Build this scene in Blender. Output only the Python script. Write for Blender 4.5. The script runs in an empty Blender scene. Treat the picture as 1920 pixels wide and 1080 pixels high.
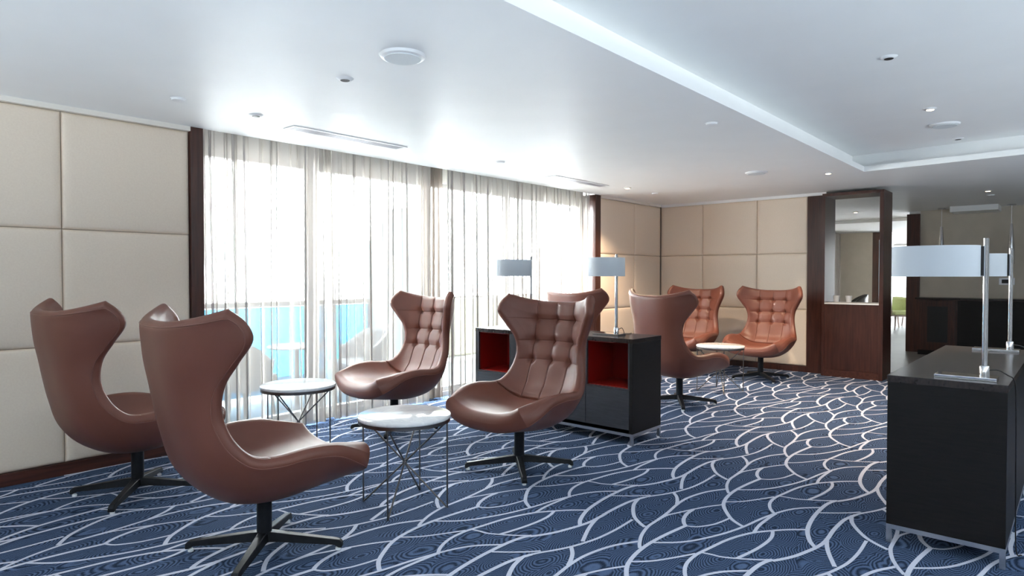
import bpy, bmesh, math, random
import numpy as np
from mathutils import Vector, Matrix

random.seed(7)
SC = bpy.context.scene
COL = SC.collection

# ---------------------------------------------------------------- camera
EYE = 1.3
PITCH = math.radians(1.0872)
YAW = math.radians(41.434)
cam_data = bpy.data.cameras.new('camera')
cam_data.sensor_width = 36.0
cam_data.lens = 36.0 * 1212.0 / 1920.0
cam_data.clip_start = 0.05
cam_data.clip_end = 200
cam = bpy.data.objects.new('camera', cam_data)
COL.objects.link(cam)
_f0 = Vector((math.cos(YAW), math.sin(YAW), 0))
_r = Vector((math.sin(YAW), -math.cos(YAW), 0))
_f = _f0 * math.cos(PITCH) - Vector((0, 0, 1)) * math.sin(PITCH)
_u = Vector((0, 0, 1)) * math.cos(PITCH) + _f0 * math.sin(PITCH)
cam.matrix_world = Matrix(((_r.x, _u.x, -_f.x, 0), (_r.y, _u.y, -_f.y, 0), (_r.z, _u.z, -_f.z, EYE), (0, 0, 0, 1)))
SC.camera = cam

# ---------------------------------------------------------------- world, exposure
world = bpy.data.worlds.new('sky')
SC.world = world
world.use_nodes = True
bgn = world.node_tree.nodes['Background']
bgn.inputs[0].default_value = (0.92, 0.965, 1.0, 1)
bgn.inputs[1].default_value = 56.0
SC.view_settings.view_transform = 'Standard'
SC.view_settings.look = 'None'
SC.view_settings.gamma = 1.0
SC.view_settings.use_curve_mapping = False
SC.view_settings.exposure = 0.72
SC.cycles.max_bounces = 14
SC.cycles.diffuse_bounces = 6
SC.cycles.transparent_max_bounces = 24
SC.cycles.sample_clamp_indirect = 6.0

def portal(name, loc, rot, sx, sy):
    l = bpy.data.lights.new(name, 'AREA')
    l.shape = 'RECTANGLE'; l.size = sx; l.size_y = sy
    l.cycles.is_portal = True
    o = bpy.data.objects.new(name, l); COL.objects.link(o)
    o.location = loc; o.rotation_euler = rot
    return o
# daylight openings, rear and right added: the sky is sampled through these
portal('sky_portal_lounge', (4.7, 5.32, 1.2), (math.radians(-90), 0, 0), 5.4, 2.4)
portal('sky_portal_rear', (-3.4, 0.4, 1.2), (0, math.radians(-90), 0), 2.3, 8.6)
portal('sky_portal_right', (2.0, -4.4, 1.2), (math.radians(90), 0, 0), 10.0, 2.3)
portal('sky_portal_dining', (24.1, 4.0, 1.2), (0, math.radians(90), 0), 2.4, 6.0)

# ---------------------------------------------------------------- helpers
def node_mat(name, base=(0.8, 0.8, 0.8), rough=0.5, metal=0.0, spec=0.5):
    m = bpy.data.materials.new(name); m.use_nodes = True
    p = m.node_tree.nodes['Principled BSDF']
    p.inputs['Base Color'].default_value = (*base, 1)
    p.inputs['Roughness'].default_value = rough
    p.inputs['Metallic'].default_value = metal
    p.inputs['Specular IOR Level'].default_value = spec
    return m, m.node_tree, p

def nd(t, kind, **kw):
    n = t.nodes.new(kind)
    for k, v in kw.items(): setattr(n, k, v)
    return n

def ramp(t, fac, stops):
    r = nd(t, 'ShaderNodeValToRGB')
    e = r.color_ramp.elements
    while len(e) < len(stops): e.new(0.5)
    for el, (p, c) in zip(e, stops):
        el.position = p; el.color = (*c, 1)
    t.links.new(fac, r.inputs[0])
    return r.outputs[0]

def noise_mat(name, c1, c2, scale=20, stretch=(1, 1, 1), rough=0.5, bump=0.0, metal=0, spec=0.5, detail=4, space='Object'):
    m, t, p = node_mat(name, c1, rough, metal, spec)
    tc = nd(t, 'ShaderNodeTexCoord'); mp = nd(t, 'ShaderNodeMapping')
    mp.inputs['Scale'].default_value = stretch
    src = tc.outputs[space] if space != 'World' else nd(t, 'ShaderNodeNewGeometry').outputs['Position']
    t.links.new(src, mp.inputs[0])
    nz = nd(t, 'ShaderNodeTexNoise'); nz.inputs['Scale'].default_value = scale; nz.inputs['Detail'].default_value = detail
    t.links.new(mp.outputs[0], nz.inputs['Vector'])
    t.links.new(ramp(t, nz.outputs[0], [(0.3, c1), (0.7, c2)]), p.inputs['Base Color'])
    if bump:
        b = nd(t, 'ShaderNodeBump'); b.inputs['Strength'].default_value = bump; b.inputs['Distance'].default_value = 0.002
        t.links.new(nz.outputs[0], b.inputs['Height']); t.links.new(b.outputs[0], p.inputs['Normal'])
    return m

def wood_mat(name, c1, c2, axis=(14, 14, 0.9), rough=0.35, spec=0.5):
    m, t, p = node_mat(name, c1, rough, 0, spec)
    g = nd(t, 'ShaderNodeNewGeometry'); mp = nd(t, 'ShaderNodeMapping'); mp.inputs['Scale'].default_value = axis
    t.links.new(g.outputs['Position'], mp.inputs[0])
    n1 = nd(t, 'ShaderNodeTexNoise'); n1.inputs['Scale'].default_value = 3; n1.inputs['Detail'].default_value = 6; n1.inputs['Distortion'].default_value = 0.6
    t.links.new(mp.outputs[0], n1.inputs['Vector'])
    t.links.new(ramp(t, n1.outputs[0], [(0.32, c1), (0.68, c2)]), p.inputs['Base Color'])
    b = nd(t, 'ShaderNodeBump'); b.inputs['Strength'].default_value = 0.12; b.inputs['Distance'].default_value = 0.001
    t.links.new(n1.outputs[0], b.inputs['Height']); t.links.new(b.outputs[0], p.inputs['Normal'])
    return m

def mesh_obj(name, verts, faces, mat, parent=None, smooth=False):
    me = bpy.data.meshes.new(name)
    me.from_pydata([tuple(map(float, v)) for v in verts], [], faces)
    if smooth:
        for p in me.polygons: p.use_smooth = True
    me.update()
    return add_obj(name, me, mat, parent)

def add_obj(name, me, mat, parent=None):
    if mat is not None and not me.materials: me.materials.append(mat)
    o = bpy.data.objects.new(name, me); COL.objects.link(o)
    if parent is not None: o.parent = parent
    return o

def bm_obj(name, bm, mat, parent=None, smooth=False, angle=None):
    bmesh.ops.recalc_face_normals(bm, faces=bm.faces[:])
    me = bpy.data.meshes.new(name); bm.to_mesh(me); bm.free()
    if smooth:
        for p in me.polygons: p.use_smooth = True
        if angle is not None:
            me.set_sharp_from_angle(angle=math.radians(angle))
    return add_obj(name, me, mat, parent)

def bx(bm, x0, x1, y0, y1, z0, z1, bevel=0.0):
    r = bmesh.ops.create_cube(bm, size=1.0)
    vs = r['verts']
    for v in vs:
        v.co.x = x0 if v.co.x < 0 else x1
        v.co.y = y0 if v.co.y < 0 else y1
        v.co.z = z0 if v.co.z < 0 else z1
    if bevel:
        es = list({e for v in vs for e in v.link_edges})
        bmesh.ops.bevel(bm, geom=es, offset=bevel, segments=2, affect='EDGES', profile=0.6)

def box(name, x0, x1, y0, y1, z0, z1, mat, parent=None, bevel=0.0):
    bm = bmesh.new(); bx(bm, x0, x1, y0, y1, z0, z1, bevel)
    return bm_obj(name, bm, mat, parent)

def lathe(bm, prof, n=32, loc=(0, 0, 0), cap=True, sx=1.0, sy=1.0):
    rings = []
    for r, z in prof:
        rings.append([bm.verts.new((loc[0] + sx * r * math.cos(2 * math.pi * i / n), loc[1] + sy * r * math.sin(2 * math.pi * i / n), loc[2] + z)) for i in range(n)])
    for a, b in zip(rings, rings[1:]):
        for i in range(n):
            bm.faces.new((a[i], a[(i + 1) % n], b[(i + 1) % n], b[i]))
    if cap:
        bm.faces.new(rings[0][::-1]); bm.faces.new(rings[-1])

def tube(bm, pts, r, n=8, closed=False):
    pts = [Vector(p) for p in pts]
    rings = []
    m = len(pts)
    up = None
    for i, p in enumerate(pts):
        a = pts[(i - 1) % m] if (closed or i > 0) else p
        b = pts[(i + 1) % m] if (closed or i < m - 1) else p
        d = (b - a).normalized()
        if up is None:
            up = d.orthogonal().normalized()
        else:
            up = (up - d * up.dot(d))
            up = up.normalized() if up.length > 1e-6 else d.orthogonal().normalized()
        s = d.cross(up)
        rings.append([bm.verts.new(p + (up * math.cos(2 * math.pi * k / n) + s * math.sin(2 * math.pi * k / n)) * r) for k in range(n)])
    rng = range(m) if closed else range(m - 1)
    for i in rng:
        a, b = rings[i], rings[(i + 1) % m]
        for k in range(n):
            bm.faces.new((a[k], a[(k + 1) % n], b[(k + 1) % n], b[k]))
    if not closed:
        bm.faces.new(rings[0][::-1]); bm.faces.new(rings[-1])

def empty(name, loc=(0, 0, 0), rz=0.0):
    o = bpy.data.objects.new(name, None); COL.objects.link(o)
    o.empty_display_size = 0.1
    o.location = loc; o.rotation_euler = (0, 0, rz)
    return o

def tag(o, label=None, cat=None, group=None, kind=None):
    if label: o['label'] = label
    if cat: o['category'] = cat
    if group: o['group'] = group
    if kind: o['kind'] = kind
    return o

def dup(root, loc, rz, label, parent=None):
    r = root.copy(); COL.objects.link(r); r.location = loc; r.rotation_euler = (0, 0, rz)
    if label: r['label'] = label
    for ch in root.children:
        c = ch.copy(); COL.objects.link(c); c.parent = r
        for g in ch.children:
            d = g.copy(); COL.objects.link(d); d.parent = c
    return r

def struct(o): o['kind'] = 'structure'; return o

# ---------------------------------------------------------------- materials
M = {}
M['ceiling'] = noise_mat('ceiling_paint', (0.86, 0.87, 0.87), (0.88, 0.89, 0.89), 3, rough=0.5, spec=0.25, space='World')
M['cornice'] = node_mat('cornice_paint', (0.78, 0.74, 0.68), 0.5)[0]
M['panel'] = noise_mat('beige_upholstery', (0.76, 0.645, 0.53), (0.80, 0.69, 0.57), 90, rough=0.55, bump=0.08, spec=0.3, space='World')
M['backer'] = node_mat('panel_backer', (0.30, 0.26, 0.22), 0.9)[0]
M['wallpaint'] = noise_mat('beige_wall_paint', (0.55, 0.50, 0.42), (0.60, 0.54, 0.46), 5, rough=0.7, space='World')
M['greywall'] = noise_mat('plain_wall_paint', (0.74, 0.72, 0.69), (0.78, 0.76, 0.72), 5, rough=0.7, space='World')
M['mahogany'] = wood_mat('mahogany_veneer', (0.030, 0.010, 0.007), (0.064, 0.021, 0.014), rough=0.32)
M['mahogany_h'] = wood_mat('mahogany_horizontal', (0.040, 0.013, 0.009), (0.08, 0.026, 0.017), axis=(0.9, 14, 14), rough=0.35)
M['wenge'] = wood_mat('wenge_veneer', (0.003, 0.0025, 0.0025), (0.008, 0.006, 0.0055), axis=(3, 3, 30), rough=0.5, spec=0.3)
M['wenge_top'] = wood_mat('wenge_top', (0.016, 0.012, 0.011), (0.036, 0.026, 0.024), axis=(1.2, 26, 14), rough=0.26)
M['greydoor'] = wood_mat('dark_grey_front', (0.030, 0.030, 0.036), (0.045, 0.045, 0.053), axis=(3, 3, 30), rough=0.42)
M['red'] = node_mat('red_lacquer', (0.26, 0.008, 0.005), 0.35)[0]
M['steel'] = noise_mat('brushed_steel', (0.62, 0.62, 0.64), (0.72, 0.72, 0.74), 60, (1, 1, 12), rough=0.3, metal=1.0)
M['chrome'] = node_mat('chrome', (0.60, 0.60, 0.62), 0.06, 1.0)[0]
M['gunmetal'] = node_mat('gunmetal_wire', (0.20, 0.185, 0.18), 0.32, 1.0)[0]
M['blackmetal'] = noise_mat('black_metal', (0.007, 0.008, 0.010), (0.012, 0.013, 0.016), 40, rough=0.42, bump=0.03, spec=0.2)
M['glide'] = node_mat('clear_glide', (0.75, 0.78, 0.8), 0.15)[0]
M['cord'] = node_mat('black_cable', (0.01, 0.01, 0.01), 0.5)[0]
M['whiteplastic'] = node_mat('white_plastic', (0.78, 0.79, 0.80), 0.4)[0]
M['grille'] = noise_mat('speaker_grille', (0.60, 0.64, 0.66), (0.66, 0.70, 0.72), 300, rough=0.6)
M['vent'] = noise_mat('vent_fins', (0.30, 0.30, 0.34), (0.38, 0.38, 0.42), 10, rough=0.45)
M['black'] = node_mat('black_recess', (0.008, 0.008, 0.009), 0.6)[0]
def emit(name, col, s):
    m = bpy.data.materials.new(name); m.use_nodes = True; t = m.node_tree
    t.nodes.remove(t.nodes['Principled BSDF'])
    e = nd(t, 'ShaderNodeEmission'); e.inputs[0].default_value = (*col, 1); e.inputs[1].default_value = s
    t.links.new(e.outputs[0], t.nodes['Material Output'].inputs[0]); return m
M['bulb'] = emit('warm_bulb', (1.0, 0.72, 0.42), 14)

# leather
def leather():
    m, t, p = node_mat('tan_leather', (0.3, 0.1, 0.06), 0.42, 0, 0.45)
    tc = nd(t, 'ShaderNodeTexCoord')
    n1 = nd(t, 'ShaderNodeTexNoise'); n1.inputs['Scale'].default_value = 4; n1.inputs['Detail'].default_value = 4
    t.links.new(tc.outputs['Object'], n1.inputs['Vector'])
    t.links.new(ramp(t, n1.outputs[0], [(0.3, (0.135, 0.044, 0.028)), (0.7, (0.160, 0.054, 0.035))]), p.inputs['Base Color'])
    v = nd(t, 'ShaderNodeTexVoronoi'); v.inputs['Scale'].default_value = 420
    t.links.new(tc.outputs['Object'], v.inputs['Vector'])
    b = nd(t, 'ShaderNodeBump'); b.inputs['Strength'].default_value = 0.10; b.inputs['Distance'].default_value = 0.0006
    t.links.new(v.outputs[0], b.inputs['Height']); t.links.new(b.outputs[0], p.inputs['Normal'])
    return m
M['leather'] = leather()
M['piping'] = node_mat('leather_piping', (0.17, 0.06, 0.04), 0.4)[0]

# marble
def marble():
    m, t, p = node_mat('white_marble', (0.8, 0.8, 0.8), 0.08, 0, 0.6)
    tc = nd(t, 'ShaderNodeTexCoord')
    n1 = nd(t, 'ShaderNodeTexNoise'); n1.inputs['Scale'].default_value = 5; n1.inputs['Detail'].default_value = 8; n1.inputs['Distortion'].default_value = 2.2
    t.links.new(tc.outputs['Object'], n1.inputs['Vector'])
    t.links.new(ramp(t, n1.outputs[0], [(0.30, (0.74, 0.74, 0.75)), (0.48, (0.86, 0.86, 0.86)), (0.52, (0.77, 0.77, 0.78)), (0.7, (0.89, 0.89, 0.88))]), p.inputs['Base Color'])
    return m
M['marble'] = marble()

# carpet ground: navy pile with fine concentric swirls
def carpet():
    m, t, p = node_mat('navy_swirl_carpet', (0.03, 0.05, 0.11), 0.95, 0, 0.08)
    g = nd(t, 'ShaderNodeNewGeometry')
    wn = nd(t, 'ShaderNodeTexNoise'); wn.inputs['Scale'].default_value = 9; wn.inputs['Detail'].default_value = 2
    t.links.new(g.outputs['Position'], wn.inputs['Vector'])
    mx = nd(t, 'ShaderNodeMix', data_type='VECTOR'); mx.inputs['Factor'].default_value = 0.04
    t.links.new(g.outputs['Position'], mx.inputs[4]); t.links.new(wn.outputs['Color'], mx.inputs[5])
    v = nd(t, 'ShaderNodeTexVoronoi'); v.inputs['Scale'].default_value = 1.0
    mp = nd(t, 'ShaderNodeMapping'); mp.inputs['Rotation'].default_value = (0, 0, math.radians(35)); mp.inputs['Scale'].default_value = (3.6, 6.8, 1.0)
    t.links.new(mx.outputs[1], mp.inputs[0])
    t.links.new(mp.outputs[0], v.inputs['Vector'])
    mu = nd(t, 'ShaderNodeMath', operation='MULTIPLY'); mu.inputs[1].default_value = 100.0
    t.links.new(v.outputs['Distance'], mu.inputs[0])
    sn = nd(t, 'ShaderNodeMath', operation='SINE'); t.links.new(mu.outputs[0], sn.inputs[0])
    fz = nd(t, 'ShaderNodeTexNoise'); fz.inputs['Scale'].default_value = 260; fz.inputs['Detail'].default_value = 2
    t.links.new(g.outputs['Position'], fz.inputs['Vector'])
    ad = nd(t, 'ShaderNodeMath', operation='MULTIPLY_ADD'); ad.inputs[1].default_value = 0.27
    t.links.new(sn.outputs[0], ad.inputs[0]); t.links.new(fz.outputs[0], ad.inputs[2])
    t.links.new(ramp(t, ad.outputs[0], [(0.22, CARPET_DARK), (0.78, CARPET_LIGHT)]), p.inputs['Base Color'])
    b = nd(t, 'ShaderNodeBump'); b.inputs['Strength'].default_value = 0.5; b.inputs['Distance'].default_value = 0.003
    t.links.new(ad.outputs[0], b.inputs['Height']); t.links.new(b.outputs[0], p.inputs['Normal'])
    return m
CARPET_DARK = (0.010, 0.018, 0.040)
CARPET_LIGHT = (0.088, 0.135, 0.240)
M['carpet'] = carpet()
M['carpet_line'] = noise_mat('carpet_pale_yarn', (0.50, 0.525, 0.63), (0.60, 0.625, 0.73), 300, rough=0.95, bump=0.4, spec=0.08, space='World')
M['tile'] = noise_mat('grey_floor_tile', (0.085, 0.088, 0.09), (0.11, 0.113, 0.115), 3, rough=0.35, spec=0.3, space='World')
M['deck'] = noise_mat('pale_deck', (0.055, 0.075, 0.085), (0.065, 0.085, 0.095), 6, rough=0.6, space='World')

# sheer cloth: an open weave that lets part of the light straight through and scatters a little
def cloth(name, col, through, face=(0.86, 0.81, 0.76), tint=(1.0, 0.97, 0.94), trans_share=0.4):
    m = bpy.data.materials.new(name); m.use_nodes = True; t = m.node_tree
    t.nodes.remove(t.nodes['Principled BSDF'])
    d = nd(t, 'ShaderNodeBsdfDiffuse'); tr = nd(t, 'ShaderNodeBsdfTranslucent'); tp = nd(t, 'ShaderNodeBsdfTransparent')
    g = nd(t, 'ShaderNodeNewGeometry'); mp = nd(t, 'ShaderNodeMapping'); mp.inputs['Scale'].default_value = (18, 18, 260)
    t.links.new(g.outputs['Position'], mp.inputs[0])
    nz = nd(t, 'ShaderNodeTexNoise'); nz.inputs['Scale'].default_value = 1.0; nz.inputs['Detail'].default_value = 2
    t.links.new(mp.outputs[0], nz.inputs['Vector'])
    c = ramp(t, nz.outputs[0], [(0.3, tuple(v * 0.85 for v in col)), (0.7, col)])
    tp.inputs[0].default_value = (*tint, 1)
    d.inputs[0].default_value = (*face, 1); t.links.new(c, tr.inputs[0])
    m1 = nd(t, 'ShaderNodeMixShader'); m1.inputs[0].default_value = trans_share
    t.links.new(d.outputs[0], m1.inputs[1]); t.links.new(tr.outputs[0], m1.inputs[2])
    m2 = nd(t, 'ShaderNodeMixShader'); m2.inputs[0].default_value = 1 - through
    t.links.new(tp.outputs[0], m2.inputs[1]); t.links.new(m1.outputs[0], m2.inputs[2])
    t.links.new(m2.outputs[0], t.nodes['Material Output'].inputs[0])
    return m
M['sheer'] = cloth('pale_sheer', (0.050, 0.044, 0.039), 0.20)
M['gather'] = cloth('gathered_sheer', (0.11, 0.098, 0.09), 0.16)
M['drape'] = cloth('taupe_drape', (0.10, 0.083, 0.072), 0.08, (0.62, 0.53, 0.46))

def pane_mat(name, tint, gloss=0.004):
    m = bpy.data.materials.new(name); m.use_nodes = True; t = m.node_tree
    t.nodes.remove(t.nodes['Principled BSDF'])
    tp = nd(t, 'ShaderNodeBsdfTransparent'); tp.inputs[0].default_value = (*tint, 1)
    gl = nd(t, 'ShaderNodeBsdfGlossy'); gl.inputs['Roughness'].default_value = 0.03
    mx = nd(t, 'ShaderNodeMixShader'); mx.inputs[0].default_value = gloss
    t.links.new(tp.outputs[0], mx.inputs[1]); t.links.new(gl.outputs[0], mx.inputs[2])
    t.links.new(mx.outputs[0], t.nodes['Material Output'].inputs[0])
    return m
M['glass'] = pane_mat('window_glass', (0.93, 0.96, 0.96), 0.05)
M['blueglass'] = pane_mat('blue_glass', (0.03, 0.29, 0.41))
M['yellowglass'] = pane_mat('yellow_glass', (0.30, 0.298, 0.235))
M['frostglass'] = pane_mat('pale_blue_screen', (0.172, 0.205, 0.215))
M['filmglass'] = pane_mat('filmed_window_glass', (0.20, 0.205, 0.205), 0.02)
M['fill_glass'] = pane_mat('fill_window_glass', (0.40, 0.415, 0.42), 0.03)  # tinted glass of the added windows, sets how much fill enters
M['rail'] = node_mat('rail_paint', (0.04, 0.037, 0.038), 0.5)[0]
M['blocker'] = noise_mat('dark_blocker', (0.02, 0.02, 0.021), (0.026, 0.026, 0.027), 2, rough=0.8, space='World')  # dark surface of the added light blockers
M['outwhite'] = node_mat('outdoor_table_top', (0.07, 0.075, 0.08), 0.4)[0]
M['alu'] = node_mat('grey_aluminium', (0.38, 0.36, 0.35), 0.5, 0.0)[0]
M['rattan'] = noise_mat('grey_rattan', (0.040, 0.044, 0.050), (0.055, 0.060, 0.066), 60, rough=0.7)
M['green'] = noise_mat('lime_upholstery', (0.46, 0.52, 0.24), (0.52, 0.58, 0.28), 40, rough=0.6)
M['greyleg'] = node_mat('grey_oak_leg', (0.22, 0.17, 0.16), 0.5)[0]
def shade():
    m = bpy.data.materials.new('white_lamp_shade'); m.use_nodes = True; t = m.node_tree
    p = t.nodes['Principled BSDF']; p.inputs['Base Color'].default_value = (0.72, 0.76, 0.80, 1); p.inputs['Roughness'].default_value = 0.55
    tr = nd(t, 'ShaderNodeBsdfTranslucent'); tr.inputs[0].default_value = (0.72, 0.76, 0.80, 1)
    mx = nd(t, 'ShaderNodeMixShader'); mx.inputs[0].default_value = 0.3
    t.links.new(p.outputs[0], mx.inputs[1]); t.links.new(tr.outputs[0], mx.inputs[2])
    t.links.new(mx.outputs[0], t.nodes['Material Output'].inputs[0])
    return m
M['shade'] = shade()

# ================================================================ SETTING
# ---- floor and carpet pattern
floor = struct(mesh_obj('floor', [(-3.2, -4.2, 0), (9.15, -4.2, 0), (9.15, 5.25, 0), (-3.2, 5.25, 0)], [(0, 1, 2, 3)], M['carpet']))
floor_dining = struct(mesh_obj('floor_dining', [(9.15, -4.2, 0), (24.3, -4.2, 0), (24.3, 6.0, 0), (9.15, 6.0, 0)], [(0, 1, 2, 3)], M['tile']))
CURVES = [(0.021, [(4.13, 1.531), (3.978, 1.55), (3.824, 1.56), (3.693, 1.553), (3.582, 1.531), (3.5, 1.499), (3.416, 1.445), (3.347, 1.391), (3.307, 1.341), (3.281, 1.297)]), (0.018, [(4.834, 1.611), (4.708, 1.677), (4.556, 1.712), (4.421, 1.714), (4.234, 1.689), (4.089, 1.678), (3.995, 1.672), (3.88, 1.642), (3.788, 1.601), (3.731, 1.567)]), (0.02, [(4.56, 1.82), (4.506, 1.773), (4.442, 1.736), (4.392, 1.714)]), (0.021, [(4.376, 1.607), (4.295, 1.603), (4.217, 1.583), (4.162, 1.555), (4.129, 1.528)]), (0.014, [(4.13, 1.531), (4.158, 1.48), (4.234, 1.434), (4.305, 1.414), (4.388, 1.401)]), (0.014, [(4.555, 1.516), (4.471, 1.566), (4.374, 1.609), (4.271, 1.648), (4.195, 1.674), (4.084, 1.676)]), (0.016, [(3.829, 1.554), (3.901, 1.473), (3.972, 1.421), (4.065, 1.377), (4.187, 1.332), (4.326, 1.298), (4.483, 1.273), (4.622, 1.241), (4.715, 1.21), (4.784, 1.172), (4.834, 1.128), (4.878, 1.083)]), (0.014, [(3.574, 1.524), (3.614, 1.482), (3.657, 1.446), (3.717, 1.41), (3.782, 1.375), (3.851, 1.34)]), (0.018, [(4.492, 1.044), (4.435, 1.108), (4.368, 1.165), (4.277, 1.23), (4.183, 1.27), (4.081, 1.298), (3.955, 1.317), (3.849, 1.332), (3.76, 1.329), (3.691, 1.313), (3.62, 1.279), (3.564, 1.234)]), (0.014, [(3.88, 1.324), (3.89, 1.28), (3.897, 1.232), (3.933, 1.165), (3.976, 1.1), (4.02, 1.05)]), (0.018, [(4.365, 1.168), (4.301, 1.147), (4.228, 1.138), (4.125, 1.142), (4.023, 1.156), (3.924, 1.176)]), (0.018, [(4.277, 1.23), (4.374, 1.244), (4.47, 1.246), (4.61, 1.242)]), (0.022, [(4.025, 1.045), (3.971, 1.065), (3.887, 1.076), (3.755, 1.075), (3.638, 1.067), (3.521, 1.051), (3.428, 1.029), (3.334, 0.992), (3.287, 0.965), (3.256, 0.939)]), (0.014, [(3.752, 1.064), (3.809, 0.994), (3.869, 0.932), (3.912, 0.898)]), (0.016, [(4.33, 1.925), (4.409, 1.893), (4.489, 1.852), (4.564, 1.821), (4.64, 1.8), (4.739, 1.781), (4.886, 1.774), (5.058, 1.781)]), (0.021, [(2.973, 1.044), (3.029, 1.012), (3.096, 0.982), (3.171, 0.96), (3.256, 0.939), (3.339, 0.928), (3.425, 0.929), (3.543, 0.937), (3.705, 0.936), (3.781, 0.924), (3.853, 0.906)]), (0.021, [(4.321, 1.921), (4.232, 1.896), (4.143, 1.849), (4.062, 1.792), (4.011, 1.734), (3.975, 1.679)]), (0.02, [(3.919, 1.933), (3.832, 1.909), (3.741, 1.875), (3.614, 1.816)])]
def catmull(P, k=5):
    P = [np.array(p, float) for p in P]
    P = [2 * P[0] - P[1]] + P + [2 * P[-1] - P[-2]]
    out = []
    for i in range(1, len(P) - 2):
        p0, p1, p2, p3 = P[i - 1:i + 3]
        for j in range(k):
            t = j / k
            out.append(0.5 * (2 * p1 + (p2 - p0) * t + (2 * p0 - 5 * p1 + 4 * p2 - p3) * t * t + (3 * p1 - p0 - 3 * p2 + p3) * t ** 3))
    out.append(P[-2])
    return np.array(out)
def carpet_pattern():
    V, F = [], []
    pre = []
    for w, pts in CURVES:
        c = catmull(pts, 4)
        d = np.gradient(c, axis=0); d /= np.linalg.norm(d, axis=1)[:, None]
        n = np.stack([-d[:, 1], d[:, 0]], 1) * w / 2
        pre.append((c + n, c - n))
    for b in range(-7, 5):
        for a in range(-11, 12):
            off = np.array([1.035 * a + 0.517 * b - 1.035 * (b // 2), 1.003 * b])
            for ci, (L, R) in enumerate(pre):
                zc = 0.0014 + 0.00004 * ci
                l, r = L + off, R + off
                mid = (l + r) / 2
                ok = (mid[:, 0] > -3.15) & (mid[:, 0] < 9.12) & (mid[:, 1] > -4.15) & (mid[:, 1] < 4.95)
                if not ok.any(): continue
                i0 = len(V); k = len(l)
                for i in range(k):
                    V.append((l[i, 0], l[i, 1], zc)); V.append((r[i, 0], r[i, 1], zc))
                for i in range(k - 1):
                    if ok[i] and ok[i + 1]:
                        F.append((i0 + 2 * i, i0 + 2 * i + 1, i0 + 2 * i + 3, i0 + 2 * i + 2))
    o = mesh_obj('carpet_pattern', V, F, M['carpet_line'], floor)
    o['kind'] = 'stuff'
    o['label'] = 'pale branching leaf lines woven into the carpet'
carpet_pattern()

# ---- ceiling with coffer
H = 2.4
def ceiling_mesh():
    V, F = [], []
    def quad(*p):
        i = len(V); V.extend(p); F.append(tuple(range(i, i + len(p))))
    def cx(y): return 7.607 + 0.0929 * (y - 1.748)
    quad((-3.2, 1.748, H), (-3.2, 4.96, H), (24.3, 4.96, H), (24.3, 1.748, H))
    quad((cx(1.748), 1.748, H), (24.3, 1.748, H), (24.3, -4.2, H), (cx(-4.2), -4.2, H))
    quad((-3.2, -4.2, H), (-3.2, 1.748, H), (-2.2, 1.748, H), (-2.2, -4.2, H))
    quad((-2.2, -4.2, H), (-2.2, -3.2, H), (cx(-3.2), -3.2, H), (cx(-4.2), -4.2, H))
    quad((9.35, 4.96, H), (9.35, 6.0, H), (24.3, 6.0, H), (24.3, 4.96, H))
    quad((-3.2, 4.96, H), (-3.2, 5.3, H), (2.02, 5.3, H), (2.02, 4.96, H))
    quad((7.45, 4.96, H), (7.45, 5.3, H), (9.35, 5.3, H), (9.35, 4.96, H))
    # curtain pocket
    quad((2.02, 4.96, H), (2.02, 4.96, 2.52), (7.45, 4.96, 2.52), (7.45, 4.96, H))
    quad((2.02, 4.96, 2.52), (2.02, 5.3, 2.52), (7.45, 5.3, 2.52), (7.45, 4.96, 2.52))
    quad((2.02, 4.96, H), (2.02, 5.3, H), (2.02, 5.3, 2.52), (2.02, 4.96, 2.52))
    quad((7.45, 4.96, H), (7.45, 5.3, H), (7.45, 5.3, 2.52), (7.45, 4.96, 2.52))
    A = [(cx(1.748), 1.748), (cx(-3.2), -3.2), (-2.2, -3.2), (-2.2, 1.748)]
    s = 0.147
    B = [(A[0][0] + s, A[0][1] + s), (A[1][0] + s, A[1][1] - s), (A[2][0] - s, A[2][1] - s), (A[3][0] - s, A[3][1] + s)]
    z1, z2 = 2.456, 2.6
    for i in range(4):
        j = (i + 1) % 4
        a, b, c, d = A[i], A[j], B[i], B[j]
        quad((*a, H), (*b, H), (*b, z1), (*a, z1))
        quad((*a, z1), (*b, z1), (*d, z1), (*c, z1))
        quad((*c, z1), (*d, z1), (*d, z2), (*c, z2))
    quad(*[(*p, z2) for p in B])
    return mesh_obj('ceiling', V, F, M['ceiling'])
struct(ceiling_mesh())

# ---- upholstered panels
_panel_cache = {}
def panel_mesh(w, h):
    key = (round(w, 3), round(h, 3))
    if key in _panel_cache: return _panel_cache[key]
    ins = [0.0, 0.003, 0.010, 0.022, 0.06]
    dep = [0.0, 0.011, 0.018, 0.0225, 0.025]
    xs = [-w / 2 + a for a in ins] + [w / 2 - a for a in ins[::-1]]
    zs = [-h / 2 + a for a in ins] + [h / 2 - a for a in ins[::-1]]
    prof = dep + dep[::-1]
    n = len(xs)
    V = [(xs[i], -min(prof[i], prof[j]), zs[j]) for j in range(n) for i in range(n)]
    F = [(j * n + i, j * n + i + 1, (j + 1) * n + i + 1, (j + 1) * n + i) for j in range(n - 1) for i in range(n - 1)]
    me = bpy.data.meshes.new('panel'); me.from_pydata(V, [], F)
    for p in me.polygons: p.use_smooth = True
    me.materials.append(M['panel'])
    _panel_cache[key] = me
    return me
ROWS = [0.078, 0.841, 1.604, 2.367]
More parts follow.
